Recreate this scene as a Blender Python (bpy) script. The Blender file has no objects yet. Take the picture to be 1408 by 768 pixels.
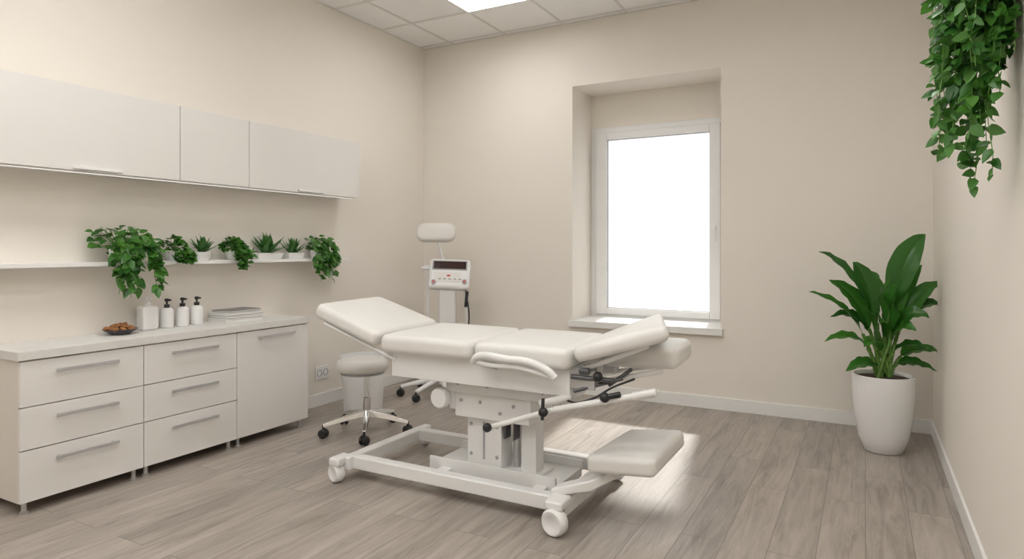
import bpy, bmesh, math, random
from mathutils import Vector, Matrix
random.seed(7)
S = bpy.context.scene
COL = S.collection
try:
    S.view_settings.view_transform = 'Standard'
    S.view_settings.look = 'None'
    S.view_settings.exposure = 0.12
except Exception as e:
    print(e)

# ---------------------------------------------------------------- materials
def new_mat(name):
    m = bpy.data.materials.new(name); m.use_nodes = True
    nt = m.node_tree
    return m, nt, nt.nodes['Principled BSDF']

def pmat(name, col, rough=0.5, metal=0.0, var=0.04, scale=6.0, bump=0.0, bscale=200.0, coat=0.0):
    m, nt, b = new_mat(name)
    tc = nt.nodes.new('ShaderNodeTexCoord')
    n = nt.nodes.new('ShaderNodeTexNoise'); n.inputs['Scale'].default_value = scale
    n.inputs['Detail'].default_value = 3
    nt.links.new(tc.outputs['Object'], n.inputs['Vector'])
    r = nt.nodes.new('ShaderNodeValToRGB')
    r.color_ramp.elements[0].position = 0.3; r.color_ramp.elements[1].position = 0.7
    r.color_ramp.elements[0].color = (*[c*(1-var) for c in col], 1)
    r.color_ramp.elements[1].color = (*[min(1, c*(1+var)) for c in col], 1)
    nt.links.new(n.outputs['Fac'], r.inputs['Fac'])
    nt.links.new(r.outputs['Color'], b.inputs['Base Color'])
    b.inputs['Roughness'].default_value = rough
    b.inputs['Metallic'].default_value = metal
    b.inputs['Coat Weight'].default_value = coat
    if bump > 0:
        n2 = nt.nodes.new('ShaderNodeTexNoise'); n2.inputs['Scale'].default_value = bscale
        nt.links.new(tc.outputs['Object'], n2.inputs['Vector'])
        bp = nt.nodes.new('ShaderNodeBump'); bp.inputs['Strength'].default_value = bump
        bp.inputs['Distance'].default_value = 0.002
        nt.links.new(n2.outputs['Fac'], bp.inputs['Height'])
        nt.links.new(bp.outputs['Normal'], b.inputs['Normal'])
    return m

def leaf_mat(name, c1, c2, rough=0.4):
    m, nt, b = new_mat(name)
    g = nt.nodes.new('ShaderNodeNewGeometry')
    r = nt.nodes.new('ShaderNodeValToRGB')
    r.color_ramp.elements[0].color = (*c1, 1); r.color_ramp.elements[1].color = (*c2, 1)
    nt.links.new(g.outputs['Random Per Island'], r.inputs['Fac'])
    nt.links.new(r.outputs['Color'], b.inputs['Base Color'])
    b.inputs['Roughness'].default_value = rough
    tr = nt.nodes.new('ShaderNodeBsdfTranslucent')
    nt.links.new(r.outputs['Color'], tr.inputs['Color'])
    mx = nt.nodes.new('ShaderNodeMixShader'); mx.inputs[0].default_value = 0.2
    out = nt.nodes['Material Output']
    nt.links.new(b.outputs[0], mx.inputs[1]); nt.links.new(tr.outputs[0], mx.inputs[2])
    nt.links.new(mx.outputs[0], out.inputs['Surface'])
    return m

def emis(name, col, st, transp=False):
    m = bpy.data.materials.new(name); m.use_nodes = True
    nt = m.node_tree; nt.nodes.clear()
    e = nt.nodes.new('ShaderNodeEmission'); e.inputs[0].default_value = (*col, 1); e.inputs[1].default_value = st
    o = nt.nodes.new('ShaderNodeOutputMaterial')
    if transp:
        t = nt.nodes.new('ShaderNodeBsdfTransparent'); a = nt.nodes.new('ShaderNodeAddShader')
        nt.links.new(e.outputs[0], a.inputs[0]); nt.links.new(t.outputs[0], a.inputs[1])
        nt.links.new(a.outputs[0], o.inputs['Surface'])
    else:
        nt.links.new(e.outputs[0], o.inputs['Surface'])
    return m

def floor_mat():
    m, nt, b = new_mat('oak_planks')
    L = nt.links.new
    tc = nt.nodes.new('ShaderNodeTexCoord')
    mp = nt.nodes.new('ShaderNodeMapping'); mp.inputs['Rotation'].default_value = (0, 0, math.radians(90))
    L(tc.outputs['Object'], mp.inputs['Vector'])
    br = nt.nodes.new('ShaderNodeTexBrick')
    br.offset = 0.37; br.offset_frequency = 2
    br.inputs['Scale'].default_value = 1.0
    br.inputs['Brick Width'].default_value = 1.25
    br.inputs['Row Height'].default_value = 0.185
    br.inputs['Mortar Size'].default_value = 0.0015
    br.inputs['Mortar Smooth'].default_value = 0.2
    br.inputs['Color1'].default_value = (0, 0, 0, 1); br.inputs['Color2'].default_value = (1, 1, 1, 1)
    br.inputs['Mortar'].default_value = (0.5, 0.5, 0.5, 1)
    L(mp.outputs[0], br.inputs['Vector'])
    sc = nt.nodes.new('ShaderNodeVectorMath'); sc.operation = 'MULTIPLY'; sc.inputs[1].default_value = (24.0, 2.0, 1)
    L(tc.outputs['Object'], sc.inputs[0])
    ad = nt.nodes.new('ShaderNodeVectorMath'); ad.operation = 'MULTIPLY_ADD'
    L(br.outputs['Color'], ad.inputs[0]); ad.inputs[1].default_value = (31, 17, 9); L(sc.outputs[0], ad.inputs[2])
    n1 = nt.nodes.new('ShaderNodeTexNoise'); n1.inputs['Scale'].default_value = 1.0; n1.inputs['Detail'].default_value = 8
    n1.inputs['Roughness'].default_value = 0.70; n1.inputs['Distortion'].default_value = 0.9
    L(ad.outputs[0], n1.inputs['Vector'])
    sc2 = nt.nodes.new('ShaderNodeVectorMath'); sc2.operation = 'MULTIPLY'; sc2.inputs[1].default_value = (0.25, 0.9, 1)
    L(ad.outputs[0], sc2.inputs[0])
    n2 = nt.nodes.new('ShaderNodeTexNoise'); n2.inputs['Scale'].default_value = 1.0; n2.inputs['Detail'].default_value = 4
    L(sc2.outputs[0], n2.inputs['Vector'])
    r = nt.nodes.new('ShaderNodeValToRGB')
    cr = r.color_ramp
    cr.elements[0].position = 0.28; cr.elements[0].color = (0.19, 0.157, 0.130, 1)
    cr.elements[1].position = 0.72; cr.elements[1].color = (0.50, 0.447, 0.395, 1)
    e = cr.elements.new(0.5); e.color = (0.365, 0.320, 0.279, 1)
    mixv = nt.nodes.new('ShaderNodeMath'); mixv.operation = 'MULTIPLY_ADD'; mixv.inputs[1].default_value = 0.30
    L(n2.outputs['Fac'], mixv.inputs[0])
    m3 = nt.nodes.new('ShaderNodeMath'); m3.operation = 'MULTIPLY'; m3.inputs[1].default_value = 0.70
    L(n1.outputs['Fac'], m3.inputs[0]); L(m3.outputs[0], mixv.inputs[2])
    L(mixv.outputs[0], r.inputs['Fac'])
    mr = nt.nodes.new('ShaderNodeMapRange'); mr.inputs['To Min'].default_value = 0.90; mr.inputs['To Max'].default_value = 1.09
    L(br.outputs['Color'], mr.inputs['Value'])
    mm = nt.nodes.new('ShaderNodeVectorMath'); mm.operation = 'SCALE'
    L(r.outputs['Color'], mm.inputs[0]); L(mr.outputs[0], mm.inputs['Scale'])
    mo = nt.nodes.new('ShaderNodeMix'); mo.data_type = 'RGBA'
    L(br.outputs['Fac'], mo.inputs['Factor']); L(mm.outputs[0], mo.inputs['A']); mo.inputs['B'].default_value = (0.17, 0.14, 0.12, 1)
    L(mo.outputs['Result'], b.inputs['Base Color'])
    b.inputs['Roughness'].default_value = 0.40
    bp = nt.nodes.new('ShaderNodeBump'); bp.inputs['Strength'].default_value = 0.15; bp.inputs['Distance'].default_value = 0.002
    L(n1.outputs['Fac'], bp.inputs['Height']); L(bp.outputs['Normal'], b.inputs['Normal'])
    return m

M_wall = pmat('wall_paint', (0.855, 0.805, 0.735), 0.85, var=0.010, scale=1.5, bump=0.15, bscale=90)
M_ceil = pmat('ceiling_tile', (0.91, 0.905, 0.89), 0.9, var=0.02, scale=60, bump=0.3, bscale=150)
M_trim = pmat('trim_white', (0.87, 0.86, 0.84), 0.4, var=0.01)
M_floor = floor_mat()
M_cab = pmat('cabinet_laminate', (0.80, 0.775, 0.745), 0.35, var=0.01, scale=2)
M_cabside = pmat('cabinet_side', (0.74, 0.69, 0.63), 0.45, var=0.01, scale=2)
M_top = pmat('countertop', (0.74, 0.72, 0.69), 0.45, var=0.02, scale=30)
M_pvc = pmat('window_pvc', (0.86, 0.86, 0.855), 0.3, var=0.01)
M_steel = pmat('brushed_steel', (0.60, 0.60, 0.60), 0.42, metal=0.7, var=0.04, scale=40)
M_chrome = pmat('chrome', (0.80, 0.80, 0.80), 0.16, metal=1.0, var=0.02)
M_vinyl = pmat('cream_vinyl', (0.785, 0.77, 0.74), 0.42, var=0.012, scale=8, bump=0.2, bscale=350)
M_vinyl2 = pmat('beige_vinyl', (0.72, 0.695, 0.655), 0.42, var=0.012, scale=8, bump=0.2, bscale=350)
M_frame = pmat('white_enamel', (0.84, 0.835, 0.825), 0.32, var=0.01)
M_black = pmat('black_plastic', (0.02, 0.02, 0.022), 0.4, var=0.1)
M_dark = pmat('dark_metal', (0.12, 0.12, 0.125), 0.35, metal=0.6, var=0.1)
M_grey = pmat('grey_plastic', (0.42, 0.42, 0.43), 0.5, var=0.05)
M_white = pmat('white_plastic', (0.85, 0.845, 0.84), 0.35, var=0.01)
M_ceramic = pmat('glazed_ceramic', (0.86, 0.855, 0.845), 0.12, var=0.01, coat=0.5)
M_soil = pmat('soil', (0.05, 0.032, 0.02), 0.95, var=0.4, scale=80, bump=1.0, bscale=120)
M_leafA = leaf_mat('leaf_bright', (0.025, 0.12, 0.014), (0.085, 0.25, 0.033), 0.38)
M_leafB = leaf_mat('leaf_deep', (0.02, 0.105, 0.012), (0.058, 0.22, 0.025), 0.28)
M_leafS = leaf_mat('leaf_succulent', (0.04, 0.145, 0.033), (0.10, 0.26, 0.065), 0.4)
M_stem = pmat('stem_green', (0.13, 0.28, 0.05), 0.5, var=0.1)
M_cookie = pmat('cookie', (0.34, 0.15, 0.055), 0.8, var=0.4, scale=60, bump=0.8, bscale=90)
M_bowl = pmat('dark_bowl', (0.07, 0.065, 0.07), 0.2, var=0.1)
M_page = pmat('paper', (0.80, 0.79, 0.76), 0.8, var=0.04, scale=90)
M_cover = pmat('grey_cover', (0.20, 0.195, 0.19), 0.5, var=0.08)
M_screen = pmat('screen_glass', (0.035, 0.014, 0.012), 0.1, var=0.2)
M_red = pmat('red_button', (0.6, 0.05, 0.03), 0.4, var=0.05)
M_pane = emis('frosted_daylight_glass', (1.0, 1.0, 0.99), 0.32, True)
M_led = emis('led_diffuser', (1.0, 0.99, 0.97), 14.2)
M_strip = emis('led_strip', (1.0, 0.96, 0.88), 1.2)

# ---------------------------------------------------------------- geometry helpers
def root(name, loc):
    o = bpy.data.objects.new(name, None); o.location = loc; o.empty_display_size = 0.1
    COL.objects.link(o); return o

def finish(name, bm, mats, parent=None, smooth=False, bevel=0, seg=2, angle=35):
    bmesh.ops.recalc_face_normals(bm, faces=bm.faces)
    me = bpy.data.meshes.new(name); bm.to_mesh(me); bm.free()
    if not isinstance(mats, (list, tuple)): mats = [mats]
    for m in mats: me.materials.append(m)
    o = bpy.data.objects.new(name, me); COL.objects.link(o)
    if smooth or bevel:
        for p in me.polygons: p.use_smooth = True
        try: me.set_sharp_from_angle(angle=math.radians(angle))
        except Exception: pass
    if bevel:
        b = o.modifiers.new('bevel', 'BEVEL'); b.width = bevel; b.segments = seg
        b.limit_method = 'ANGLE'; b.angle_limit = math.radians(40); b.harden_normals = True
    if parent is not None:
        o.parent = parent
        o.matrix_parent_inverse = Matrix.Translation(parent.location).inverted()
    return o

def bm_box(bm, x0, x1, y0, y1, z0, z1, mi=0):
    vs = [bm.verts.new(p) for p in [(x0,y0,z0),(x1,y0,z0),(x1,y1,z0),(x0,y1,z0),(x0,y0,z1),(x1,y0,z1),(x1,y1,z1),(x0,y1,z1)]]
    for f in [(3,2,1,0),(4,5,6,7),(0,1,5,4),(1,2,6,5),(2,3,7,6),(3,0,4,7)]:
        fc = bm.faces.new([vs[i] for i in f]); fc.material_index = mi

def box(name, x0, x1, y0, y1, z0, z1, mat, parent=None, bevel=0.003, seg=2):
    bm = bmesh.new(); bm_box(bm, x0, x1, y0, y1, z0, z1)
    return finish(name, bm, mat, parent, bevel=bevel, seg=seg)

def boxes(name, lst, mat, parent=None, bevel=0.003, seg=2):
    bm = bmesh.new()
    for b in lst: bm_box(bm, *b)
    return finish(name, bm, mat, parent, bevel=bevel, seg=seg)

def bm_lathe(bm, prof, M=Matrix.Identity(4), segs=32, mi=0):
    rings = []
    for r, z in prof:
        if r < 1e-6: rings.append([bm.verts.new(M @ Vector((0, 0, z)))])
        else: rings.append([bm.verts.new(M @ Vector((r*math.cos(2*math.pi*i/segs), r*math.sin(2*math.pi*i/segs), z))) for i in range(segs)])
    for a, b in zip(rings[:-1], rings[1:]):
        for i in range(segs):
            j = (i+1) % segs
            if len(a) == 1 and len(b) == 1: continue
            if len(a) == 1: f = bm.faces.new((a[0], b[j], b[i]))
            elif len(b) == 1: f = bm.faces.new((a[i], a[j], b[0]))
            else: f = bm.faces.new((a[i], a[j], b[j], b[i]))
            f.material_index = mi

def lathe(name, prof, M, mat, parent=None, segs=32, angle=40):
    bm = bmesh.new(); bm_lathe(bm, prof, M, segs)
    return finish(name, bm, mat, parent, smooth=True, angle=angle)

def T(*p): return Matrix.Translation(Vector(p))

def along(p0, p1):
    p0 = Vector(p0); p1 = Vector(p1)
    q = (p1-p0).to_track_quat('Z', 'Y')
    return Matrix.Translation(p0) @ q.to_matrix().to_4x4(), (p1-p0).length

def bm_rod(bm, p0, p1, r, r2=None, segs=16, mi=0):
    M, L = along(p0, p1); r2 = r if r2 is None else r2
    c = min(r, r2)*0.25
    bm_lathe(bm, [(0, 0), (r-c, 0), (r, c), (r2, L-c), (r2-c, L), (0, L)], M, segs, mi)

def rods(name, lst, mat, parent=None, segs=16):
    bm = bmesh.new()
    for l in lst: bm_rod(bm, *l, segs=segs)
    return finish(name, bm, mat, parent, smooth=True)

def tube(name, pts, r, mat, parent=None, cyclic=False):
    cu = bpy.data.curves.new(name, 'CURVE'); cu.dimensions = '3D'; cu.bevel_depth = r; cu.bevel_resolution = 5
    cu.use_fill_caps = True; cu.resolution_u = 8
    sp = cu.splines.new('BEZIER'); sp.bezier_points.add(len(pts)-1)
    for b, p in zip(sp.bezier_points, pts):
        b.co = p; b.handle_left_type = b.handle_right_type = 'AUTO'
    sp.use_cyclic_u = cyclic
    cu.materials.append(mat)
    o = bpy.data.objects.new(name, cu); COL.objects.link(o)
    if parent is not None:
        o.parent = parent; o.matrix_parent_inverse = Matrix.Translation(parent.location).inverted()
    return o

def cushion(name, c, T_, mat, parent=None, r=0.032, crown=0.012, n=20, pr=0.045):
    """c: four top corners (near-left, near-right, far-right, far-left); rounded slab of thickness T_ below."""
    c = [Vector(p) for p in c]
    L = ((c[1]-c[0]).length+(c[2]-c[3]).length)/2; W = ((c[3]-c[0]).length+(c[2]-c[1]).length)/2
    nrm = (c[1]-c[0]).cross(c[3]-c[0]).normalized()
    bm = bmesh.new()
    bmesh.ops.create_cube(bm, size=2)
    bmesh.ops.subdivide_edges(bm, edges=bm.edges[:], cuts=n, use_grid_fill=True)
    hx, hy, hz = L/2, W/2, T_/2
    r = min(r, hz*0.98)
    for v in bm.verts:
        s = Vector([math.sin(math.pi/2*k) for k in v.co])
        p = Vector((s.x*hx, s.y*hy, s.z*hz))
        q = Vector((max(-hx+pr, min(hx-pr, p.x)), max(-hy+pr, min(hy-pr, p.y))))
        dxy = Vector((p.x-q.x, p.y-q.y))
        if dxy.length > pr: dxy = dxy.normalized()*pr
        e = pr-dxy.length if dxy.length > 0 else pr + min(hx-pr-abs(p.x), hy-pr-abs(p.y))
        p.x = q.x+dxy.x; p.y = q.y+dxy.y
        if e < r and abs(p.z) > hz-r:
            k = Vector((r-e, abs(p.z)-(hz-r)))
            m = max(k.x, k.y)
            if k.length > 1e-9:
                kk = k.normalized()*m
                de = kk.x-k.x
                p.z = math.copysign((hz-r)+kk.y, p.z)
                if dxy.length > 1e-6 and de < 0:
                    inw = dxy.normalized()
                    p.x += inw.x*de; p.y += inw.y*de
        if s.z > 0: p.z += crown*(1-(p.x/hx)**2)*(1-(p.y/hy)**2)*s.z
        u = (p.x/hx+1)/2; w = (p.y/hy+1)/2
        base = c[0]*(1-u)*(1-w)+c[1]*u*(1-w)+c[2]*u*w+c[3]*(1-u)*w
        v.co = base+nrm*(p.z-hz)
    return finish(name, bm, mat, parent, smooth=True, angle=80)

def bm_leaf(bm, p, d, n, L, W, droop=0.2, fold=0.2, seg=5, peak=0.38, mi=0):
    d = d.normalized(); s = d.cross(n)
    if s.length < 1e-4: s = d.cross(Vector((1, 0.3, 0)))
    s.normalize(); n = s.cross(d).normalized()
    rows = []
    for i in range(seg+1):
        t = i/seg
        c = p+d*L*t+Vector((0, 0, -1))*droop*L*t*t
        tt = t**(math.log(0.5)/math.log(peak))
        w = W/2*max(0.03, math.sin(math.pi*tt)**0.75)
        rows.append([bm.verts.new(c-s*w+n*fold*w), bm.verts.new(c), bm.verts.new(c+s*w+n*fold*w)])
    for a, b in zip(rows[:-1], rows[1:]):
        for k in range(2):
            f = bm.faces.new((a[k], a[k+1], b[k+1], b[k])); f.material_index = mi; f.smooth = True

def rv(a=1.0): return Vector((random.uniform(-a, a), random.uniform(-a, a), random.uniform(-a, a)))

def finish_leaves(name, bm, mats, parent):
    me = bpy.data.meshes.new(name); bm.to_mesh(me); bm.free()
    for m in mats: me.materials.append(m)
    o = bpy.data.objects.new(name, me); COL.objects.link(o)
    o.parent = parent; o.matrix_parent_inverse = Matrix.Translation(parent.location).inverted()
    return o

def bm_strand(bm, pts, r=0.0015, mi=1):
    for a, b in zip(pts[:-1], pts[1:]):
        M, L = along(a, b)
        if L < 1e-5: continue
        r0 = [bm.verts.new(M @ Vector((r*math.cos(k*2.094), r*math.sin(k*2.094), 0))) for k in range(3)]
        r1 = [bm.verts.new(M @ Vector((r*math.cos(k*2.094), r*math.sin(k*2.094), L))) for k in range(3)]
        for k in range(3):
            f = bm.faces.new((r0[k], r0[(k+1) % 3], r1[(k+1) % 3], r1[k])); f.material_index = mi

# ---------------------------------------------------------------- room shell
XL, XR, YB, YF, H = -3.965, 0.415, 5.38, -2.2, 3.33
box('floor', XL-0.2, XR+0.2, YF-0.2, YB+0.6, -0.1, 0.0, M_floor, bevel=0)
box('wall_left', XL-0.15, XL, YF-0.15, YB+0.6, 0, H+0.1, M_wall, bevel=0)
box('wall_right', XR, XR+0.15, YF-0.15, YB+0.6, 0, H+0.1, M_wall, bevel=0)
box('wall_front', XL, XR, YF-0.15, YF, 0, H+0.1, M_wall, bevel=0)
WX0, WX1, WZ0, WZ1, WT, YW = -2.318, -1.023, 0.60, 2.755, 2.445, 5.83
boxes('wall_back', [(XL, WX0, YB, YB+0.6, 0, H+0.1), (WX1, XR, YB, YB+0.6, 0, H+0.1),
                    (WX0, WX1, YB, YB+0.6, 0, WZ0), (WX0, WX1, YB, YB+0.6, WZ1, H+0.1),
                    (WX0, WX1, YW, YB+0.6, WT, WZ1)], M_wall, bevel=0)
ceil = box('ceiling', XL, XR, YF, YB, H, H+0.08, M_ceil, bevel=0)
gl = []
gx = [-3.6+0.6*i for i in range(7)]; gy = [5.3-0.6*i for i in range(13)]
for x in gx: gl.append((x-0.011, x+0.011, YF, YB, H-0.006, H))
for y in gy:
    if y > YF: gl.append((XL, XR, y-0.011, y+0.011, H-0.0062, H))
gl += [(XL, XL+0.02, YF, YB, H-0.0064, H), (XR-0.02, XR, YF, YB, H-0.0064, H), (XL, XR, YB-0.02, YB, H-0.0066, H)]
g = boxes('ceiling_grid_bars', gl, pmat('grid_bar', (0.76, 0.74, 0.71), 0.5, var=0.01), None, bevel=0)
g.parent = ceil
def led(x0, y0):
    r = root('ceiling_light_panel', (x0+0.3, y0+0.3, H-0.02))
    fr = [(x0, x0+0.6, y0, y0+0.02, H-0.012, H-0.001), (x0, x0+0.6, y0+0.58, y0+0.6, H-0.012, H-0.001),
          (x0, x0+0.02, y0+0.02, y0+0.58, H-0.012, H-0.001), (x0+0.58, x0+0.6, y0+0.02, y0+0.58, H-0.012, H-0.001)]
    for k in range(1, 4):
        q = 0.02+0.14*k
        fr.append((x0+0.02, x0+0.58, y0+q-0.005, y0+q+0.005, H-0.016, H-0.001))
        fr.append((x0+q-0.005, x0+q+0.005, y0+0.02, y0+0.58, H-0.0165, H-0.001))
    boxes('panel_frame', fr, M_trim, r, bevel=0)
    box('diffuser', x0+0.02, x0+0.58, y0+0.02, y0+0.58, H-0.008, H-0.002, M_led, r, bevel=0)
for px, py in [(-3.0, 4.1), (-0.6, 2.9), (-3.0, 1.7), (-0.6, 1.1), (-3.0, 0.5), (-0.6, -0.7), (-3.0, -0.7), (-1.8, 0.5), (-1.8, -0.7)]:  # first panel is in view; the rest are unseen, added for even light
    led(px, py)
boxes('baseboard_left', [(XL, XL+0.014, YF, YB, 0, 0.1)], M_trim)
boxes('baseboard_right', [(XR-0.014, XR, YF, YB, 0, 0.1)], M_trim)
boxes('baseboard_back', [(XL+0.014, XR-0.014, YB-0.014, YB, 0, 0.1)], M_trim)
# window
w = root('window_1', (-1.67, YW, 1.5))
GX0, GX1, GZ0, GZ1 = -2.155, -1.20, 0.735, 2.325
fx0, fx1, fz0, fz1 = WX0, WX1, 0.655, WT
def ring(x0, x1, z0, z1, wl, wr, wb, wt, y0, y1):
    return [(x0, x0+wl, y0, y1, z0, z1), (x1-wr, x1, y0, y1, z0, z1), (x0+wl, x1-wr, y0, y1, z0, z0+wb), (x0+wl, x1-wr, y0, y1, z1-wt, z1)]
boxes('outer_frame', ring(fx0, fx1, fz0, fz1, 0.055, 0.085, 0.02, 0.05, YW, YW+0.08), M_pvc, w, bevel=0.004)
boxes('sash', ring(fx0+0.056, fx1-0.086, fz0+0.021, fz1-0.051, GX0-fx0-0.056, fx1-0.086-GX1, GZ0-fz0-0.021, fz1-0.051-GZ1, YW-0.02, YW+0.06), M_pvc, w, bevel=0.006)
boxes('glazing_gasket', ring(GX0, GX1, GZ0, GZ1, 0.005, 0.005, 0.005, 0.005, YW+0.0, YW+0.03), M_grey, w, bevel=0)
box('frosted_pane', GX0, GX1, YW+0.03, YW+0.034, GZ0, GZ1, M_pane, w, bevel=0)
boxes('window_handle', [(-1.165, -1.14, YW-0.03, YW-0.02, 1.42, 1.5), (-1.162, -1.143, YW-0.055, YW-0.03, 1.47, 1.49), (-1.164, -1.141, YW-0.065, YW-0.05, 1.36, 1.49)], M_white, w, bevel=0.004)
bm = bmesh.new()
bm_box(bm, WX0-0.02, WX1+0.02, YB-0.05, YB, 0.60, 0.655); bm_box(bm, WX0, WX1, YB, YW, 0.60, 0.655)
finish('trim_window_sill', bm, M_trim, None, bevel=0.003)

# ---------------------------------------------------------------- base cabinet
FX = -3.58
cab = root('base_cabinet', (-3.77, 2.52, 0))
Y0, Y1 = 1.60, 3.444
box('carcass', XL+0.016, FX-0.02, Y0+0.004, Y1-0.004, 0.06, 0.753, M_cabside, cab, bevel=0.001)
box('countertop', XL+0.002, FX+0.012, Y0-0.012, Y1+0.006, 0.755, 0.80, M_top, cab, bevel=0.004)
mods = [(1.60, 2.214), (2.214, 2.832), (2.832, 3.444)]
g = 0.0025
fr = []; hd = []
def handle(y, z, l):
    return [(FX+0.022, FX+0.032, y-l/2, y+l/2, z-0.009, z+0.009), (FX, FX+0.024, y-l/2+0.015, y-l/2+0.027, z-0.006, z+0.006), (FX, FX+0.024, y+l/2-0.027, y+l/2-0.015, z-0.006, z+0.006)]
for i, (a, b) in enumerate(mods):
    rows = [(0.06, 0.315), (0.315, 0.525), (0.525, 0.751)] if i < 2 else [(0.06, 0.751)]
    for z0, z1 in rows:
        fr.append((FX-0.02, FX, a+g, b-g, z0+g, z1-g))
        hd += handle((a+b)/2, z1-0.062 if i < 2 else z1-0.045, 0.31)
boxes('drawer_fronts', fr, M_cab, cab, bevel=0.0015)
boxes('bar_handles', hd, M_steel, cab, bevel=0.002)
bm = bmesh.new()
for y in [1.64, 2.18, 2.25, 2.80, 2.87, 3.40]:
    for x in (FX-0.045, XL+0.06):
        bm_lathe(bm, [(0, 0), (0.02, 0), (0.02, 0.008), (0.012, 0.012), (0.012, 0.062), (0, 0.062)], T(x, y, 0), 16)
finish('legs', bm, M_steel, cab, smooth=True)

# ---------------------------------------------------------------- wall cabinet
UX = -3.736
uc = root('wall_cabinet', (-3.85, 2.6, 1.95))
box('carcass', XL, UX-0.019, 0.45, 4.158, 1.722, 2.18, M_cab, uc, bevel=0.001)
boxes('doors', [(UX-0.018, UX, a+g, b-g, 1.720, 2.182) for a, b in [(0.45, 1.48), (1.48, 2.542), (2.542, 3.056), (3.056, 4.161)]], M_cab, uc, bevel=0.0015)
boxes('handles', [(UX, UX+0.014, y-0.13, y+0.13, 1.728, 1.742) for y in (1.0, 2.05, 3.62)], M_white, uc, bevel=0.002)
boxes('light_profile', [(UX-0.048, UX-0.022, 0.5, 4.13, 1.7135, 1.722)], M_trim, uc, bevel=0.001)
box('led_strip', UX-0.043, UX-0.027, 0.52, 4.11, 1.712, 1.7136, M_strip, uc, bevel=0)

shelf = box('floating_shelf', XL, -3.81, 0.45, 4.12, 1.197, 1.22, M_trim, None, bevel=0.002)

# ---------------------------------------------------------------- shelf plants
SZ = 1.2205
def strand_pts(p0, az, reach, rise, drop, n=9):
    out = []
    for i in range(n+1):
        t = i/n
        if t < 0.4:
            k = t/0.4
            r = reach*math.sin(k*math.pi/2); z = rise*math.sin(k*math.pi)
        else:
            k = (t-0.4)/0.6
            r = reach*(1+0.15*k); z = -drop*k
        p = Vector(p0)+Vector((math.cos(az)*r, math.sin(az)*r, z))+rv(0.006)
        if t >= 0.4: p.x = max(p.x, -3.775)
        p.x = max(p.x, XL+0.03)
        out.append(p)
    return out

def pot_round(name_parent, x, y, r, h, mat=M_ceramic):
    lathe('pot', [(0, 0.0), (r*0.68, 0.0), (r*0.78, 0.006), (r, h), (r*0.93, h), (r*0.88, h-0.012), (0, h-0.014)], T(x, y, SZ), mat, name_parent)
    lathe('soil', [(0, h-0.010), (r*0.88, h-0.012)], T(x, y, SZ), M_soil, name_parent)

def dish(name_parent, x, y, hw, hl, h):
    bm = bmesh.new()
    a = [(-.8, -.85), (.8, -.85), (.8, .85), (-.8, .85)]
    lo = [bm.verts.new((x+u*hw, y+v*hl, SZ)) for u, v in a]
    hi = [bm.verts.new((x+u*hw/.8, y+v*hl/.85, SZ+h)) for u, v in a]
    hi2 = [bm.verts.new((x+u*hw/.88, y+v*hl/.92, SZ+h)) for u, v in a]
    lo2 = [bm.verts.new((x+u*hw/.9, y+v*hl/.93, SZ+h-0.012)) for u, v in a]
    bm.faces.new(lo[::-1]); bm.faces.new(lo2)
    for A, B in ((lo, hi), (hi, hi2), (hi2, lo2)):
        for i in range(4): bm.faces.new((A[i], A[(i+1) % 4], B[(i+1) % 4], B[i]))
    finish('dish', bm, M_ceramic, name_parent, bevel=0.004)

def safe_leaf(bm, p, d, n, L, W, *a):
    """keep leaf off wall and shelf board"""
    d = d.normalized()
    if p.x+d.x*L < XL+0.02: d.x = abs(d.x)
    if p.z > SZ and p.x < -3.80 and p.z+d.z*L-0.3*L < SZ: d.z = abs(d.z)+0.1
    if p.z < SZ and d.x < 0.1: d.x = 0.1+abs(d.x)*0.3
    bm_leaf(bm, p, d, n, L, W, *a)

def pothos(x, y, r, h, nst, dropmax, reach, nleaf_top, lsize, azr=(-1.9, 1.9), top=0.12):
    R = root('potted_pothos', (x, y, SZ))
    pot_round(R, x, y, r, h)
    bm = bmesh.new()
    p0 = Vector((x, y, SZ+h))
    for i in range(nst):
        az = azr[0]+(azr[1]-azr[0])*((i+0.5)/nst)+random.uniform(-.15, .15)
        pts = strand_pts(p0+rv(0.02), az, reach*random.uniform(0.5, 1.0), random.uniform(0.03, 0.09), dropmax*random.uniform(0.15, 1.0)+h)
        bm_strand(bm, pts, 0.002)
        for k in range(len(pts)-1):
            for q in (0.0, 0.5):
                p = pts[k].lerp(pts[k+1], q)
                out = Vector((math.cos(az), math.sin(az), 0))
                d = (out*0.4+rv(0.9)+Vector((0.35, 0, -0.35))).normalized()
                safe_leaf(bm, p, d, Vector((0.7, -0.2, 0.7))+rv(0.5), lsize*random.uniform(0.7, 1.15), lsize*random.uniform(0.6, 0.85), 0.25, 0.15, 5, 0.33)
    for i in range(nleaf_top):
        a = random.uniform(0, 2*math.pi); rr = reach*0.75*math.sqrt(random.random()); zz = top*random.random()*(1-(rr/reach)**2*0.6)
        p = p0+Vector((math.cos(a)*rr*0.5, math.sin(a)*rr, zz))
        p.x = max(p.x, XL+0.03)
        d = Vector((math.cos(a)*0.8+0.3, math.sin(a)*0.8, random.uniform(-0.2, 0.7)))
        bm_strand(bm, [p0, p])
        safe_leaf(bm, p, d, Vector((0.5, -0.1, 0.9))+rv(0.4), lsize*random.uniform(0.7, 1.15), lsize*random.uniform(0.6, 0.85), 0.3, 0.15, 5, 0.33)
    finish_leaves('foliage', bm, [M_leafA, M_stem], R)

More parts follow.
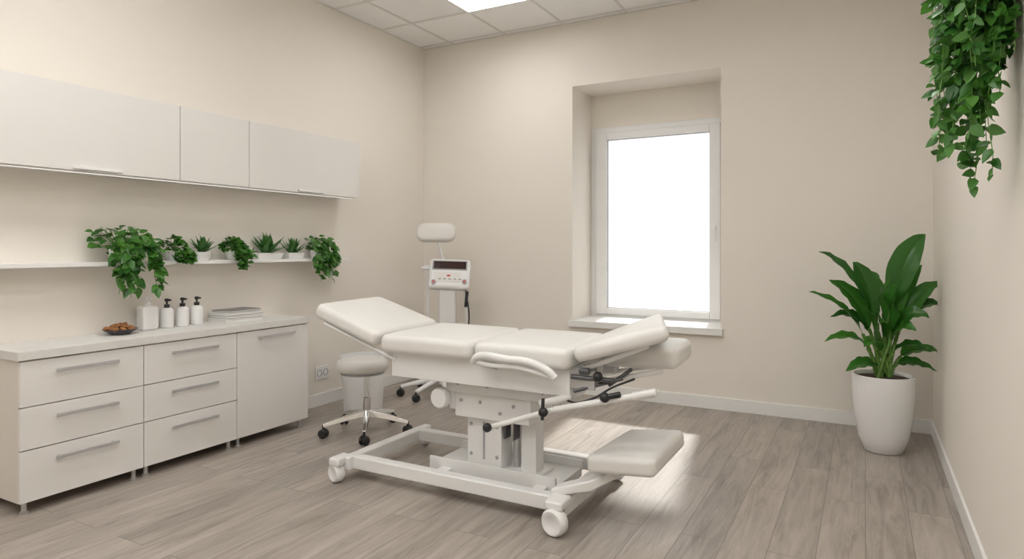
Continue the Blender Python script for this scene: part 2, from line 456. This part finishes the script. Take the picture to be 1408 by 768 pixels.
def bushy(x, y, r, h, spread, top, n, lsize, drop, kind='potted_ivy'):
    R = root(kind, (x, y, SZ))
    pot_round(R, x, y, r, h)
    bm = bmesh.new(); p0 = Vector((x, y, SZ+h))
    for i in range(n):
        a = random.uniform(0, 2*math.pi); ph = random.random()
        q = Vector((math.cos(a)*spread*0.55*math.sqrt(ph), math.sin(a)*spread*math.sqrt(ph), top*(1-ph)*random.uniform(0.6, 1)))
        p = p0+q; p.x = max(p.x, XL+0.025)
        if random.random() < 0.42:
            p.x = max(-3.785+random.uniform(0, 0.03), p.x); p.z = p0.z-random.random()*drop
            p.y = y+random.uniform(-1, 1)*spread*0.8*(1-0.5*(p0.z-p.z)/max(drop, 1e-3))
        d = (Vector((q.x+0.03, q.y, 0.02)).normalized()+rv(0.5)+Vector((0.3, 0, 0))).normalized()
        safe_leaf(bm, p, d, Vector((0.6, 0, 0.8))+rv(0.6), lsize*random.uniform(.7, 1.2), lsize*random.uniform(.7, .95), 0.3, 0.2, 4, 0.35)
        if i % 4 == 0: bm_strand(bm, [p0, p0+Vector((0.02, 0, 0.02)), p] if p.z > SZ else [p0, Vector((-3.775, p.y, p0.z)), p])
    finish_leaves('foliage', bm, [M_leafA, M_stem], R)

def rosette(x, y, hl, h, n, L, W, kind='potted_succulent', dishy=True, hw=0.05):
    R = root(kind, (x, y, SZ))
    if dishy: dish(R, x, y, hw, hl, h)
    else: pot_round(R, x, y, hl, h)
    bm = bmesh.new()
    for i in range(n):
        a = i*2.399; el = math.radians(15+70*(i/n))
        p = Vector((x, y+random.uniform(-1, 1)*hl*0.35, SZ+h-0.01))
        d = Vector((math.cos(a)*math.cos(el), math.sin(a)*math.cos(el), math.sin(el)))
        l = L*random.uniform(0.85, 1.1)
        if p.x+d.x*l < XL+0.02: d.x *= 0.4
        bm_leaf(bm, p, d, Vector((0, 0, 1)), l, W, -0.1, 0.45, 6, 0.35)
    finish_leaves('leaves', bm, [M_leafS], R)

XS = -3.885
pothos(XS, 2.255, 0.064, 0.075, 13, 0.20, 0.20, 60, 0.058, azr=(-0.7, 1.45), top=0.15)
bushy(XS, 2.59, 0.052, 0.055, 0.10, 0.10, 170, 0.042, 0.07)
rosette(XS, 2.80, 0.060, 0.055, 22, 0.115, 0.038, 'potted_aloe', False)
bushy(XS, 3.035, 0.052, 0.06, 0.10, 0.10, 240, 0.040, 0.13)
rosette(XS, 3.33, 0.12, 0.045, 32, 0.15, 0.042, 'potted_succulent', True)
rosette(XS, 3.575, 0.08, 0.045, 34, 0.12, 0.028, 'potted_succulent', True)
pothos(XS, 3.82, 0.055, 0.065, 12, 0.24, 0.13, 60, 0.052, azr=(-0.9, 1.2), top=0.12)

# ---------------------------------------------------------------- counter items
CZ = 0.8002
def bottle(x, y, square=False):
    if square:
        R = root('soap_dispenser', (x, y, CZ))
        box('body', x-0.038, x+0.038, y-0.05, y+0.05, CZ, CZ+0.145, M_white, R, bevel=0.012, seg=4)
        cap = M_white; z = CZ+0.145; sc = 1.15
    else:
        R = root('pump_bottle', (x, y, CZ))
        lathe('body', [(0, 0), (0.034, 0), (0.038, 0.004), (0.038, 0.100), (0.035, 0.114), (0.023, 0.124), (0.017, 0.126), (0, 0.126)], T(x, y, CZ), M_white, R)
        cap = M_black; z = CZ+0.126; sc = 1.1
    lathe('pump', [(0, 0), (0.015*sc, 0), (0.015*sc, 0.020), (0.006, 0.022), (0.006, 0.038), (0.012*sc, 0.039), (0.012*sc, 0.056), (0, 0.058)], T(x, y, z), cap, R, 20)
    box('nozzle', x-0.003, x+0.035*sc, y-0.006, y+0.006, z+0.043, z+0.054, cap, R, bevel=0.002)
bottle(-3.86, 2.41, True)
bottle(-3.86, 2.535); bottle(-3.86, 2.641); bottle(-3.86, 2.742)
R = root('cookie_bowl', (-3.81, 2.215, CZ))
lathe('bowl', [(0, 0.0), (0.05, 0.0), (0.055, 0.006), (0.088, 0.026), (0.092, 0.032), (0.087, 0.031), (0.05, 0.012), (0, 0.01)], T(-3.81, 2.215, CZ), M_bowl, R)
bm = bmesh.new()
for i in range(44):
    a = random.uniform(0, 6.28); rr = 0.07*math.sqrt(random.random())
    M = T(-3.81+rr*math.cos(a), 2.215+rr*math.sin(a), CZ+0.028+0.035*(1-rr/0.07)*random.random()+random.uniform(0, 0.008)) @ Matrix.Rotation(random.uniform(-.8, .8), 4, 'X') @ Matrix.Rotation(random.uniform(-.8, .8), 4, 'Y')
    bm_lathe(bm, [(0, -0.007), (0.015, -0.006), (0.019, 0), (0.015, 0.006), (0, 0.008)], M, 10)
finish('cookies', bm, M_cookie, R, smooth=True)
R = root('stack_of_books', (-3.845, 3.03, CZ))
z = CZ
for i, (hx, hy, t, dx, dy) in enumerate([(0.10, 0.15, 0.024, 0, 0), (0.098, 0.145, 0.022, 0.004, 0.004), (0.095, 0.14, 0.017, -0.004, 0.0), (0.09, 0.13, 0.015, 0.0, 0.008)]):
    x, y = -3.845+dx, 3.03+dy
    box('pages', x-hx+0.004, x+hx-0.004, y-hy+0.004, y+hy-0.004, z+0.003, z+t-0.003, M_page, R, bevel=0)
    boxes('cover', [(x-hx, x+hx, y-hy, y+hy, z, z+0.003), (x-hx, x+hx, y-hy, y+hy, z+t-0.003, z+t)], M_cover if i == 3 else (M_grey if i == 1 else M_white), R, bevel=0.0005)
    z += t

# outlet
R = root('wall_outlet', (XL, 3.96, 0.28))
box('plate', XL, XL+0.01, 3.885, 4.035, 0.215, 0.325, M_white, R, bevel=0.004)
for yy in (3.925, 3.995):
    lathe('socket', [(0.028, 0), (0.028, 0.003), (0.024, 0.003), (0.023, -0.003), (0, -0.003)], T(XL+0.0105, yy, 0.27) @ Matrix.Rotation(math.pi/2, 4, 'Y'), M_grey, R)

# waste bin
BX, BY = -3.54, 3.99
R = root('waste_bin', (BX, BY, 0))
lathe('bin', [(0, 0), (0.142, 0), (0.15, 0.006), (0.18, 0.42), (0.187, 0.425), (0.187, 0.44), (0.174, 0.44), (0.142, 0.012), (0, 0.012)], T(BX, BY, 0), M_white, R, 48)

# ---------------------------------------------------------------- stool
SX, SY = -3.09, 3.52
R = root('rolling_stool', (SX, SY, 0))
lathe('seat_cushion', [(0, 0.43), (0.13, 0.43), (0.16, 0.436), (0.175, 0.455), (0.178, 0.48), (0.170, 0.510), (0.145, 0.525), (0.08, 0.533), (0, 0.535)], T(SX-0.02, SY-0.02, 0), M_vinyl2, R, 48, angle=80)
lathe('seat_plate', [(0, 0.405), (0.05, 0.405), (0.15, 0.42), (0.15, 0.431), (0, 0.431)], T(SX-0.02, SY-0.02, 0), M_grey, R)
lathe('gas_lift', [(0, 0.10), (0.026, 0.10), (0.028, 0.25), (0.018, 0.255), (0.018, 0.41), (0, 0.41)], T(SX, SY, 0), M_chrome, R)
bm = bmesh.new(); bc = bmesh.new()
for k in range(5):
    a = math.radians(20+72*k); d = Vector((math.cos(a), math.sin(a), 0)); s = Vector((-d.y, d.x, 0))
    c = Vector((SX, SY, 0))
    pts = [(0.0, 0.15, 0.028, 0.03), (0.14, 0.125, 0.022, 0.022), (0.305, 0.088, 0.015, 0.014)]
    rws = []
    for r_, z_, w_, h_ in pts:
        q = c+d*r_+Vector((0, 0, z_))
        rws.append([bm.verts.new(q-s*w_-Vector((0, 0, h_))), bm.verts.new(q+s*w_-Vector((0, 0, h_))), bm.verts.new(q+s*w_*.7+Vector((0, 0, h_*.6))), bm.verts.new(q-s*w_*.7+Vector((0, 0, h_*.6)))])
    for A, B in zip(rws[:-1], rws[1:]):
        for i in range(4): bm.faces.new((A[i], A[(i+1) % 4], B[(i+1) % 4], B[i]))
    bm.faces.new(rws[0][::-1]); bm.faces.new(rws[-1])
    e = c+d*0.30
    bm_rod(bc, e+Vector((0, 0, 0.05)), e+Vector((0, 0, 0.09)), 0.009)
    ax = Vector((math.cos(a+0.9), math.sin(a+0.9), 0))
    for sg in (-1, 1):
        cc = e+Vector((0, 0, 0.032))
        bm_rod(bc, cc+ax*sg*0.006, cc+ax*sg*0.028, 0.032, segs=24)
    bm_rod(bc, e+Vector((0, 0, 0.032))-ax*0.008, e+Vector((0, 0, 0.032))+ax*0.008, 0.022, segs=16)
finish('five_star_base', bm, M_chrome, R, bevel=0.004)
finish('casters', bc, M_black, R, smooth=True)

# ---------------------------------------------------------------- treatment bed
B = root('treatment_bed', (-1.93, 3.08, 0))
YN, YFR = 2.74, 3.40
sk = 0.05   # far edges sit slightly left
def sec(name, x0, x1, z0, z1, th=0.095, yn=YN, yf=YFR, s0=sk, s1=sk, **k):
    return cushion(name, [(x0, yn, z0), (x1, yn, z1), (x1-s1, yf, z1), (x0-s0, yf, z0)], th, M_vinyl, B, **k)
sec('backrest_cushion', -2.79, -2.33, 0.985, 0.838, 0.085, s0=0.09)
sec('seat_cushion', -2.325, -1.735, 0.83, 0.83, 0.095)
sec('thigh_cushion', -1.725, -1.20, 0.83, 0.83, 0.10)
sec('leg_cushion', -1.195, -0.745, 0.835, 0.972, 0.072, s1=0.18, yf=3.30)
cushion('side_extension_cushion', [(-1.12, 2.93, 0.83), (-0.75, 2.93, 0.845), (-0.77, 3.32, 0.845), (-1.14, 3.32, 0.83)], 0.10, M_vinyl, B)
cushion('foot_cushion', [(-1.15, 2.80, 0.335), (-0.82, 2.80, 0.365), (-0.80, 3.28, 0.390), (-1.09, 3.28, 0.355)], 0.085, M_vinyl, B, r=0.026, pr=0.035)
boxes('chassis', [(-2.28, -1.22, 2.80, 2.84, 0.60, 0.735), (-2.30, -1.24, 3.30, 3.34, 0.60, 0.735), (-2.28, -2.24, 2.84, 3.30, 0.60, 0.735), (-1.26, -1.22, 2.84, 3.30, 0.60, 0.735),
                  (-2.24, -1.26, 2.84, 3.30, 0.70, 0.73)], M_frame, B, bevel=0.004)
boxes('tilt_carriage', [(-1.98, -1.30, 2.88, 3.20, 0.535, 0.63), (-1.94, -1.49, 2.91, 3.12, 0.40, 0.53)], M_frame, B, bevel=0.006)
boxes('carriage_flanges', [(-1.965, -1.935, 2.895, 3.15, 0.44, 0.60), (-1.50, -1.475, 2.895, 3.15, 0.44, 0.60)], M_frame, B, bevel=0.004)
boxes('lift_column', [(-1.885, -1.675, 2.95, 3.06, 0.123, 0.43), (-1.585, -1.495, 3.0, 3.09, 0.123, 0.45)], M_frame, B, bevel=0.005)
boxes('column_inner_tube', [(-1.86, -1.70, 3.06, 3.12, 0.123, 0.44)], M_frame, B, bevel=0.004)
boxes('column_inner_rails', [(-1.785, -1.775, 2.944, 2.951, 0.18, 0.38)], M_grey, B, bevel=0.001)
rods('column_actuator', [((-1.635, 3.05, 0.125), (-1.635, 3.05, 0.42), 0.020), ((-1.635, 3.11, 0.125), (-1.635, 3.11, 0.42), 0.014)], M_steel, B)
boxes('column_foot', [(-1.92, -1.46, 2.93, 3.14, 0.121, 0.136)], M_frame, B, bevel=0.003)
boxes('strut_link', [(-1.665, -1.655, 2.96, 3.02, 0.30, 0.42), (-1.61, -1.60, 2.96, 3.02, 0.30, 0.42)], M_dark, B, bevel=0.002)
bl = []
for x, z_ in [(-1.9, 0.49), (-1.78, 0.49), (-1.58, 0.49), (-1.66, 0.445), (-1.86, 0.36), (-1.7, 0.36), (-1.86, 0.2), (-1.7, 0.2), (-1.9, 0.585), (-1.72, 0.585), (-1.4, 0.585)]:
    yb = 2.88 if z_ > 0.54 else (2.91 if z_ > 0.4 else 2.95)
    bl.append(((x, yb-0.006, z_), (x, yb+0.004, z_), 0.010))
rods('bolts', bl, M_grey, B, 10)
boxes('base_frame', [(-2.52, -1.27, 2.755, 2.82, 0.065, 0.135), (-2.52, -1.27, 3.36, 3.425, 0.065, 0.135),
                     (-2.58, -2.515, 2.72, 3.46, 0.065, 0.135), (-1.275, -1.205, 2.72, 3.46, 0.065, 0.135),
                     (-2.02, -1.95, 2.82, 3.36, 0.065, 0.12), (-1.45, -1.38, 2.82, 3.36, 0.065, 0.12)], M_frame, B, bevel=0.008, seg=3)
boxes('lift_tray', [(-2.10, -1.34, 2.90, 2.915, 0.075, 0.165), (-2.10, -1.34, 3.225, 3.24, 0.075, 0.165), (-2.10, -1.34, 2.915, 3.225, 0.075, 0.122)], M_frame, B, bevel=0.003)
def wheel(x, y, r, w_, ang):
    ax = Vector((math.cos(ang), math.sin(ang), 0)); c = Vector((x, y, r))
    M, L = along(c-ax*w_/2, c+ax*w_/2)
    lathe('caster_wheel', [(0, 0.004), (r*0.55, 0.003), (r*0.6, 0), (r*0.85, 0), (r, w_*0.2), (r, w_*0.8), (r*0.85, w_), (r*0.6, w_), (r*0.55, w_-0.003), (0, w_-0.004)], M, M_white, B, 32, angle=50)
wheel(-2.585, 2.695, 0.052, 0.055, math.radians(75)); wheel(-1.235, 2.665, 0.062, 0.06, math.radians(80))
wheel(-1.225, 3.47, 0.045, 0.035, math.radians(80)); wheel(-2.56, 3.49, 0.045, 0.035, math.radians(80))
boxes('caster_brackets', [(-2.615, -2.54, 2.66, 2.78, 0.095, 0.14), (-1.285, -1.195, 2.65, 2.77, 0.115, 0.155), (-1.26, -1.19, 3.42, 3.5, 0.08, 0.13), (-2.59, -2.53, 3.42, 3.52, 0.08, 0.13)], M_frame, B, bevel=0.012, seg=3)
bm = bmesh.new()
prs = [((-1.30, 2.80), 0.15, 0.10, 0.02), ((-1.12, 2.86), 0.195, 0.10, 0.028), ((-0.98, 2.98), 0.265, 0.12, 0.02)]
rws = []
for (x, y), z_, w_, h_ in prs:
    rws.append([bm.verts.new((x, y-w_/2, z_-h_)), bm.verts.new((x, y+w_/2, z_-h_)), bm.verts.new((x, y+w_/2, z_+h_)), bm.verts.new((x, y-w_/2, z_+h_))])
for A, C in zip(rws[:-1], rws[1:]):
    for i in range(4): bm.faces.new((A[i], A[(i+1) % 4], C[(i+1) % 4], C[i]))
bm.faces.new(rws[0][::-1]); bm.faces.new(rws[-1])
finish('foot_cushion_arm', bm, M_frame, B, bevel=0.01, seg=3)
tube('side_armrest', [(-1.69, 2.70, 0.745), (-1.66, 2.69, 0.772), (-1.5, 2.69, 0.772), (-1.36, 2.69, 0.765), (-1.28, 2.69, 0.735), (-1.25, 2.70, 0.705)], 0.018, M_frame, B)
tube('side_armrest_lower', [(-1.69, 2.70, 0.745), (-1.62, 2.70, 0.735), (-1.45, 2.70, 0.735), (-1.25, 2.70, 0.705)], 0.011, M_frame, B)
rods('armrest_posts', [((-1.62, 2.70, 0.735), (-1.62, 2.81, 0.70), 0.01), ((-1.32, 2.70, 0.715), (-1.32, 2.81, 0.69), 0.01)], M_steel, B)
rods('backrest_supports', [((-2.74, 2.76, 0.868), (-2.25, 2.80, 0.69), 0.010), ((-2.78, 3.30, 0.868), (-2.27, 3.32, 0.69), 0.010), ((-2.74, 2.76, 0.868), (-2.78, 3.30, 0.868), 0.010),
                           ((-2.55, 2.95, 0.82), (-2.24, 2.95, 0.63), 0.014)], M_frame, B)
rods('leg_supports', [((-1.24, 2.83, 0.70), (-0.85, 2.83, 0.865), 0.012), ((-1.24, 3.25, 0.70), (-0.96, 3.25, 0.85), 0.012), ((-1.22, 2.86, 0.64), (-0.82, 2.95, 0.735), 0.013), ((-1.22, 3.2, 0.64), (-0.82, 3.2, 0.735), 0.013)], M_frame, B)
boxes('hinge_brackets', [(-1.23, -1.10, 2.81, 2.825, 0.64, 0.73), (-1.19, -1.12, 2.90, 2.96, 0.66, 0.74), (-1.19, -1.12, 3.15, 3.21, 0.66, 0.74)], M_steel, B, bevel=0.004)
rods('linkages', [((-1.21, 2.79, 0.70), (-1.02, 2.84, 0.69), 0.012), ((-1.20, 2.80, 0.63), (-0.98, 2.86, 0.70), 0.009), ((-1.05, 2.86, 0.66), (-0.95, 2.9, 0.74), 0.009), ((-1.17, 2.80, 0.73), (-1.12, 2.80, 0.73), 0.016)], M_dark, B)
rods('adjustment_lever', [((-1.62, 2.75, 0.42), (-1.28, 2.75, 0.545), 0.013), ((-1.28, 2.75, 0.545), (-0.80, 2.75, 0.675), 0.015), ((-1.36, 2.76, 0.56), (-1.22, 2.82, 0.60), 0.018), ((-0.90, 2.75, 0.648), (-0.79, 2.75, 0.678), 0.019)], M_frame, B)
def ball(name, p, r, mat):
    n = 10
    lathe(name, [(r*math.sin(math.pi*i/n) if 0 < i < n else 0, -r*math.cos(math.pi*i/n)) for i in range(n+1)], T(*p), mat, B, 20, angle=90)
for p in [(-1.63, 2.73, 0.42), (-1.32, 2.72, 0.535), (-1.02, 2.73, 0.635), (-1.08, 2.80, 0.71)]:
    ball('knob', p, 0.023, M_black)
rods('knob_stems', [((-1.32, 2.71, 0.50), (-1.32, 2.72, 0.60), 0.008), ((-1.02, 2.73, 0.635), (-0.95, 2.74, 0.655), 0.013)], M_black, B)
tube('cable', [(-1.30, 2.84, 0.62), (-1.22, 2.8, 0.58), (-1.12, 2.8, 0.60), (-1.02, 2.84, 0.66), (-0.93, 2.88, 0.7)], 0.005, M_black, B)
M_, L_ = along((-2.0, 2.89, 0.50), (-2.0, 2.83, 0.50))
lathe('tilt_wheel', [(0, 0), (0.05, 0), (0.055, 0.01), (0.055, 0.04), (0.048, 0.05), (0, 0.05)], M_, M_frame, B)

# ---------------------------------------------------------------- device on stand
DX, DY = -3.34, 4.76
D = root('cosmetic_laser_machine', (DX, DY, 0))
Rv = Vector((0.88, 0.475, 0)); Fv = Vector((-0.475, 0.88, 0))
DM = Matrix(((Rv.x, Fv.x, 0, DX), (Rv.y, Fv.y, 0, DY), (0, 0, 1, 0), (0, 0, 0, 1)))  # local: x right, y back, z up
def dbox(name, x0, x1, y0, y1, z0, z1, mat, bevel=0.006, rot=None, seg=3):
    bm = bmesh.new(); bm_box(bm, x0, x1, y0, y1, z0, z1)
    if rot:
        piv, ang = rot
        bmesh.ops.rotate(bm, verts=bm.verts, cent=Vector(piv), matrix=Matrix.Rotation(ang, 3, 'X') @ Matrix.Rotation(math.radians(-2), 3, 'Y').inverted())
    bm.transform(DM)
    return finish(name, bm, mat, D, bevel=bevel, seg=seg)
def dp(x, y, z): return DM @ Vector((x, y, z))
dbox('body_column', -0.0, 0.15, -0.05, 0.07, 0.12, 0.96, M_white, 0.02)
pv = (0.1, 0, 1.05)
tilt = math.radians(-22)
dbox('console', -0.09, 0.28, -0.05, 0.03, 0.92, 1.20, M_white, 0.03, (pv, tilt), 4)
dbox('console_bezel', -0.062, 0.252, -0.0545, -0.045, 1.09, 1.18, M_grey, 0.008, (pv, tilt))
dbox('console_screen', -0.05, 0.24, -0.058, -0.045, 1.10, 1.17, M_screen, 0.003, (pv, tilt))
dbox('keypad', -0.03, 0.20, -0.053, -0.045, 0.98, 1.075, M_cab, 0.003, (pv, tilt))
dbox('buttons', 0.075, 0.105, -0.057, -0.05, 1.03, 1.045, M_red, 0.002, (pv, tilt))
for i in range(5):
    dbox('button_row', 0.0+0.045*i, 0.025+0.045*i, -0.056, -0.05, 1.0, 1.012, M_grey, 0.002, (pv, tilt))
for sx in (-0.04, 0.23):
    for rr, mt, oy in ((0.022, M_grey, -0.052), (0.012, M_red, -0.054)):
        bm = bmesh.new()
        M = DM @ Matrix.Translation(pv) @ Matrix.Rotation(tilt, 4, 'X') @ Matrix.Translation((sx-0.1, oy, -0.07)) @ Matrix.Rotation(math.pi/2, 4, 'X')
        bm_lathe(bm, [(0, 0), (rr, 0), (rr, 0.008), (rr*0.8, 0.012), (0, 0.012)], M, 20); finish('dial', bm, mt, D, smooth=True)
tube('neck_pole', [dp(0.04, 0.05, 1.1), dp(0.02, 0.05, 1.22), dp(-0.03, 0.035, 1.40)], 0.013, M_white, D)
cx = -0.03
cushion('head_pad', [dp(cx-0.18, -0.03, 1.365), dp(cx+0.18, -0.03, 1.365), dp(cx+0.18, 0.03, 1.535), dp(cx-0.18, 0.03, 1.535)], 0.065, M_vinyl2, D, pr=0.082, r=0.03, crown=0.01, n=32)
rods('side_poles', [(dp(-0.11, 0.05, 0.10), dp(-0.11, 0.05, 1.14), 0.011), (dp(0.235, 0.05, 0.6), dp(0.235, 0.05, 1.14), 0.011), (dp(-0.14, 0.05, 1.14), dp(0.28, 0.05, 1.14), 0.010),
                    (dp(-0.11, 0.05, 0.62), dp(0.235, 0.05, 0.62), 0.010)], M_white, D)
rods('pole_holders', [(dp(-0.16, 0.04, 1.12), dp(-0.09, 0.04, 1.12), 0.016), (dp(0.23, 0.04, 1.12), dp(0.29, 0.04, 1.12), 0.016)], M_white, D)
tube('handpiece_cable', [dp(0.22, -0.03, 1.0), dp(0.255, -0.07, 0.85), dp(0.27, -0.08, 0.65), dp(0.22, -0.08, 0.45), dp(0.14, -0.05, 0.55)], 0.007, M_black, D)
rods('handpiece', [(dp(0.24, -0.06, 0.78), dp(0.255, -0.065, 0.92), 0.014)], M_black, D)
bm = bmesh.new(); bc = bmesh.new()
for a in (195, 240, 285, 345, 70, 130):
    a = math.radians(a); d = Vector((math.cos(a), math.sin(a), 0))
    p0 = dp(0.02, 0.0, 0.15); p1 = DM @ (Vector((0.02, 0, 0.085))+d*0.36)
    bm_rod(bm, p0, p1, 0.028, 0.018, segs=12)
    e = Vector((p1.x, p1.y, 0.034))
    s = Vector((-d.y, d.x, 0))
    bm_rod(bc, e-s*0.022, e+s*0.022, 0.034, segs=20); bm_rod(bc, e, e+Vector((0, 0, 0.05)), 0.01)
bm_lathe(bm, [(0, 0.10), (0.06, 0.10), (0.06, 0.17), (0, 0.18)], DM @ T(0.02, 0, 0), 24)
finish('base_legs', bm, M_white, D, smooth=True); finish('casters', bc, M_black, D, smooth=True)

# ---------------------------------------------------------------- potted floor plant
PX, PY = 0.10, 4.80
P = root('potted_bird_of_paradise', (PX, PY, 0))
lathe('pot', [(0, 0), (0.105, 0), (0.118, 0.008), (0.148, 0.10), (0.168, 0.22), (0.178, 0.34), (0.180, 0.42), (0.178, 0.485), (0.170, 0.49), (0.163, 0.484), (0.160, 0.455), (0, 0.452)], T(PX, PY, 0), M_ceramic, P, 64, angle=50)
lathe('soil', [(0, 0.476), (0.10, 0.474), (0.162, 0.466)], T(PX, PY, 0), M_soil, P)
bm = bmesh.new()
def big_leaf(dx, dz, dep, W, roll, frac=0.36, base=0.03, ctrl=(0.25, 0.85)):
    p0 = Vector((PX, PY, 0.46))+Rv*random.uniform(-base, base)*1.8+Fv*random.uniform(-base, base)
    p2 = Vector((PX, PY, 0.49))+Rv*dx+Fv*dep+Vector((0, 0, dz))
    p1 = Vector((PX, PY, 0.49))+(Rv*dx+Fv*dep)*ctrl[0]+Vector((0, 0, max(dz*ctrl[1], dz+0.12 if dz < 0.45 else dz*ctrl[1])))
    def B_(t): return p0*(1-t)**2+p1*2*t*(1-t)+p2*t*t
    n = 20; rows = []
    az = (Rv*dx+Fv*dep); az = az.normalized() if az.length > 0.02 else Rv
    side0 = Vector((-az.y, az.x, 0))
    N = int(n*frac)
    pts = [B_(i/n*1.0) for i in range(n+1)]
    bm_pts = pts[:N+1]
    for a, b in zip(bm_pts[:-1], bm_pts[1:]):
        bm_rod(bm, a, b, 0.012, 0.010, segs=6, mi=1)
    for i in range(N, n+1):
        t = (i-N)/(n-N)
        tan = (pts[min(i+1, n)]-pts[max(i-1, 0)]).normalized()
        s = Matrix.Rotation(roll, 3, tan) @ side0
        s = (s-tan*s.dot(tan)).normalized(); nn = s.cross(tan).normalized()
        if nn.z < 0: nn = -nn
        w = W/2*max(0.02, math.sin(math.pi*t**0.78)**0.8)
        wv = 0.006*math.sin(i*1.9+dx*20)
        row = []
        for q, f in ((-1, 0.28), (-0.5, 0.12), (-0.04, 0.03), (0, -0.02), (0.04, 0.03), (0.5, 0.12), (1, 0.28)):
            v = pts[i]+s*w*q+nn*w*f+(nn*wv if abs(q) == 1 else Vector())
            v.x = min(v.x, XR-0.012); v.y = min(v.y, YB-0.02)
            row.append(bm.verts.new(v))
        rows.append(row)
    for A, C in zip(rows[:-1], rows[1:]):
        for k in range(6):
            f = bm.faces.new((A[k], A[k+1], C[k+1], C[k])); f.smooth = True
rd = math.radians
for a in [(0.24, 0.90, -0.05, 0.17, rd(60)), (-0.40, 0.79, 0.02, 0.12, rd(-40)), (-0.48, 0.53, 0.0, 0.10, rd(-30)), (-0.40, 0.22, -0.05, 0.10, rd(-25)),
          (-0.27, 0.03, -0.06, 0.10, rd(-30)), (-0.17, 0.72, 0.05, 0.13, rd(60)), (0.13, 0.66, 0.0, 0.15, rd(65)), (0.37, 0.60, -0.02, 0.13, rd(35)),
          (0.38, 0.44, -0.06, 0.11, rd(30)), (0.39, 0.13, -0.03, 0.11, rd(25)), (0.28, 0.04, -0.10, 0.09, rd(30)), (-0.02, 0.66, 0.10, 0.13, rd(80)),
          (-0.30, 0.60, 0.1, 0.13, rd(-50)), (-0.20, 0.45, -0.12, 0.13, rd(-45)), (0.02, 0.58, -0.12, 0.15, rd(75)), (0.20, 0.38, -0.15, 0.13, rd(40)),
          (-0.12, 0.35, -0.18, 0.12, rd(-50)), (-0.30, 0.36, 0.08, 0.10, rd(-30)), (0.30, 0.70, 0.08, 0.12, rd(50)), (0.10, 0.30, -0.18, 0.10, rd(40)),
          (-0.05, 0.55, 0.2, 0.12, rd(60)), (0.15, 0.5, 0.15, 0.12, rd(50)), (-0.22, 0.2, -0.18, 0.09, rd(-20)), (0.18, 0.18, -0.2, 0.09, rd(20))]:
    big_leaf(*a)
finish_leaves('leaves', bm, [M_leafB, M_stem], P)

# ---------------------------------------------------------------- hanging wall ivy
HX, HY = 0.30, 2.49
I = root('hanging_ivy', (HX, HY, 2.30))
lathe('wall_planter', [(0, 0), (0.07, 0), (0.08, 0.01), (0.11, 0.15), (0.104, 0.15), (0.096, 0.135), (0, 0.13)], T(HX, HY, 2.24), M_ceramic, I)
box('wall_bracket', HX+0.09, XR, HY-0.02, HY+0.02, 2.28, 2.31, M_steel, I)
bm = bmesh.new()
def zend(s):
    ks = [(-0.16, 1.78), (-0.10, 1.68), (-0.065, 1.60), (-0.03, 1.60), (0.0, 1.50), (0.04, 1.68), (0.09, 1.79), (0.16, 1.86)]
    for (a, za), (b, zb) in zip(ks[:-1], ks[1:]):
        if a <= s <= b: return za+(zb-za)*(s-a)/(b-a)
    return 1.85
for i in range(66):
    s = random.uniform(-0.095, 0.16); t = random.uniform(-0.10, 0.14)
    ze = zend(s); ze = ze+random.random()**1.1*(0.38)
    if i == 0: s, t, ze = 0.0, 0.0, 1.495
    if i == 1: s, t, ze = -0.065, 0.0, 1.60
    if i == 2: s, t, ze = -0.105, 0.0, 1.70
    n = 14
    base = Vector((HX, HY, 0))+Rv*s+Fv*t
    st = Vector((HX, HY, 0))+Rv*0.03
    pts = []
    for k in range(n+1):
        u = k/n
        kk = min(1, u/0.6); rr = math.sin(kk*math.pi/2)
        k3 = min(1, u/0.25)
        z_ = 2.385+0.05*math.sin(k3*math.pi) if u < 0.25 else 2.385-(2.385-ze)*((u-0.25)/0.75)
        if u < 0.25: rr = max(rr, k3*0.55)
        p = Vector((st.x+(base.x-st.x)*rr, st.y+(base.y-st.y)*rr, z_))+rv(0.007)
        if u > 0.3: p += Rv*0.010*math.sin(u*9+i)
        p.x = min(p.x, XR-0.02); pts.append(p)
    bm_strand(bm, pts, 0.0015)
    tot = max(6, int((2.4-ze)/0.0145))
    for k in range(tot):
        u = (k+random.random())/tot*n; j = min(n-1, int(u)); p = pts[j].lerp(pts[j+1], u-j)
        if p.z > 2.5: continue
        d = (rv(1.0)+Vector((-0.3, -0.35, -0.45))).normalized()
        l = 0.046*random.uniform(0.55, 1.15)
        if p.x+d.x*l > XR-0.01: d.x = -abs(d.x)
        bm_leaf(bm, p, d, Vector((-0.5, -0.8, 0.5))+rv(0.6), l, l*random.uniform(0.6, 0.8), 0.2, 0.2, 4, 0.36)
finish_leaves('vines', bm, [M_leafA, M_stem], I)

# ---------------------------------------------------------------- light, world, camera
sun = bpy.data.lights.new('sun', 'SUN'); sun.energy = 3.4; sun.angle = math.radians(3.0); sun.color = (1.0, 0.975, 0.93)
so = bpy.data.objects.new('sun', sun); COL.objects.link(so)
so.location = (-1.9, 9, 5)
so.rotation_euler = Vector((0.13, -1.0, -0.87)).to_track_quat('-Z', 'Y').to_euler()
wd = bpy.data.worlds.new('World'); S.world = wd; wd.use_nodes = True
bg = wd.node_tree.nodes['Background']; bg.inputs[0].default_value = (0.98, 0.99, 1.0, 1); bg.inputs[1].default_value = 0.54

cam = bpy.data.cameras.new('camera'); co = bpy.data.objects.new('camera', cam); COL.objects.link(co)
cam.sensor_width = 36; cam.lens = 36*890/1408; cam.shift_y = -43/1408; cam.clip_start = 0.05
co.location = (0, 0, 1.3); co.rotation_euler = (math.pi/2, 0, math.radians(28.64))
S.camera = co
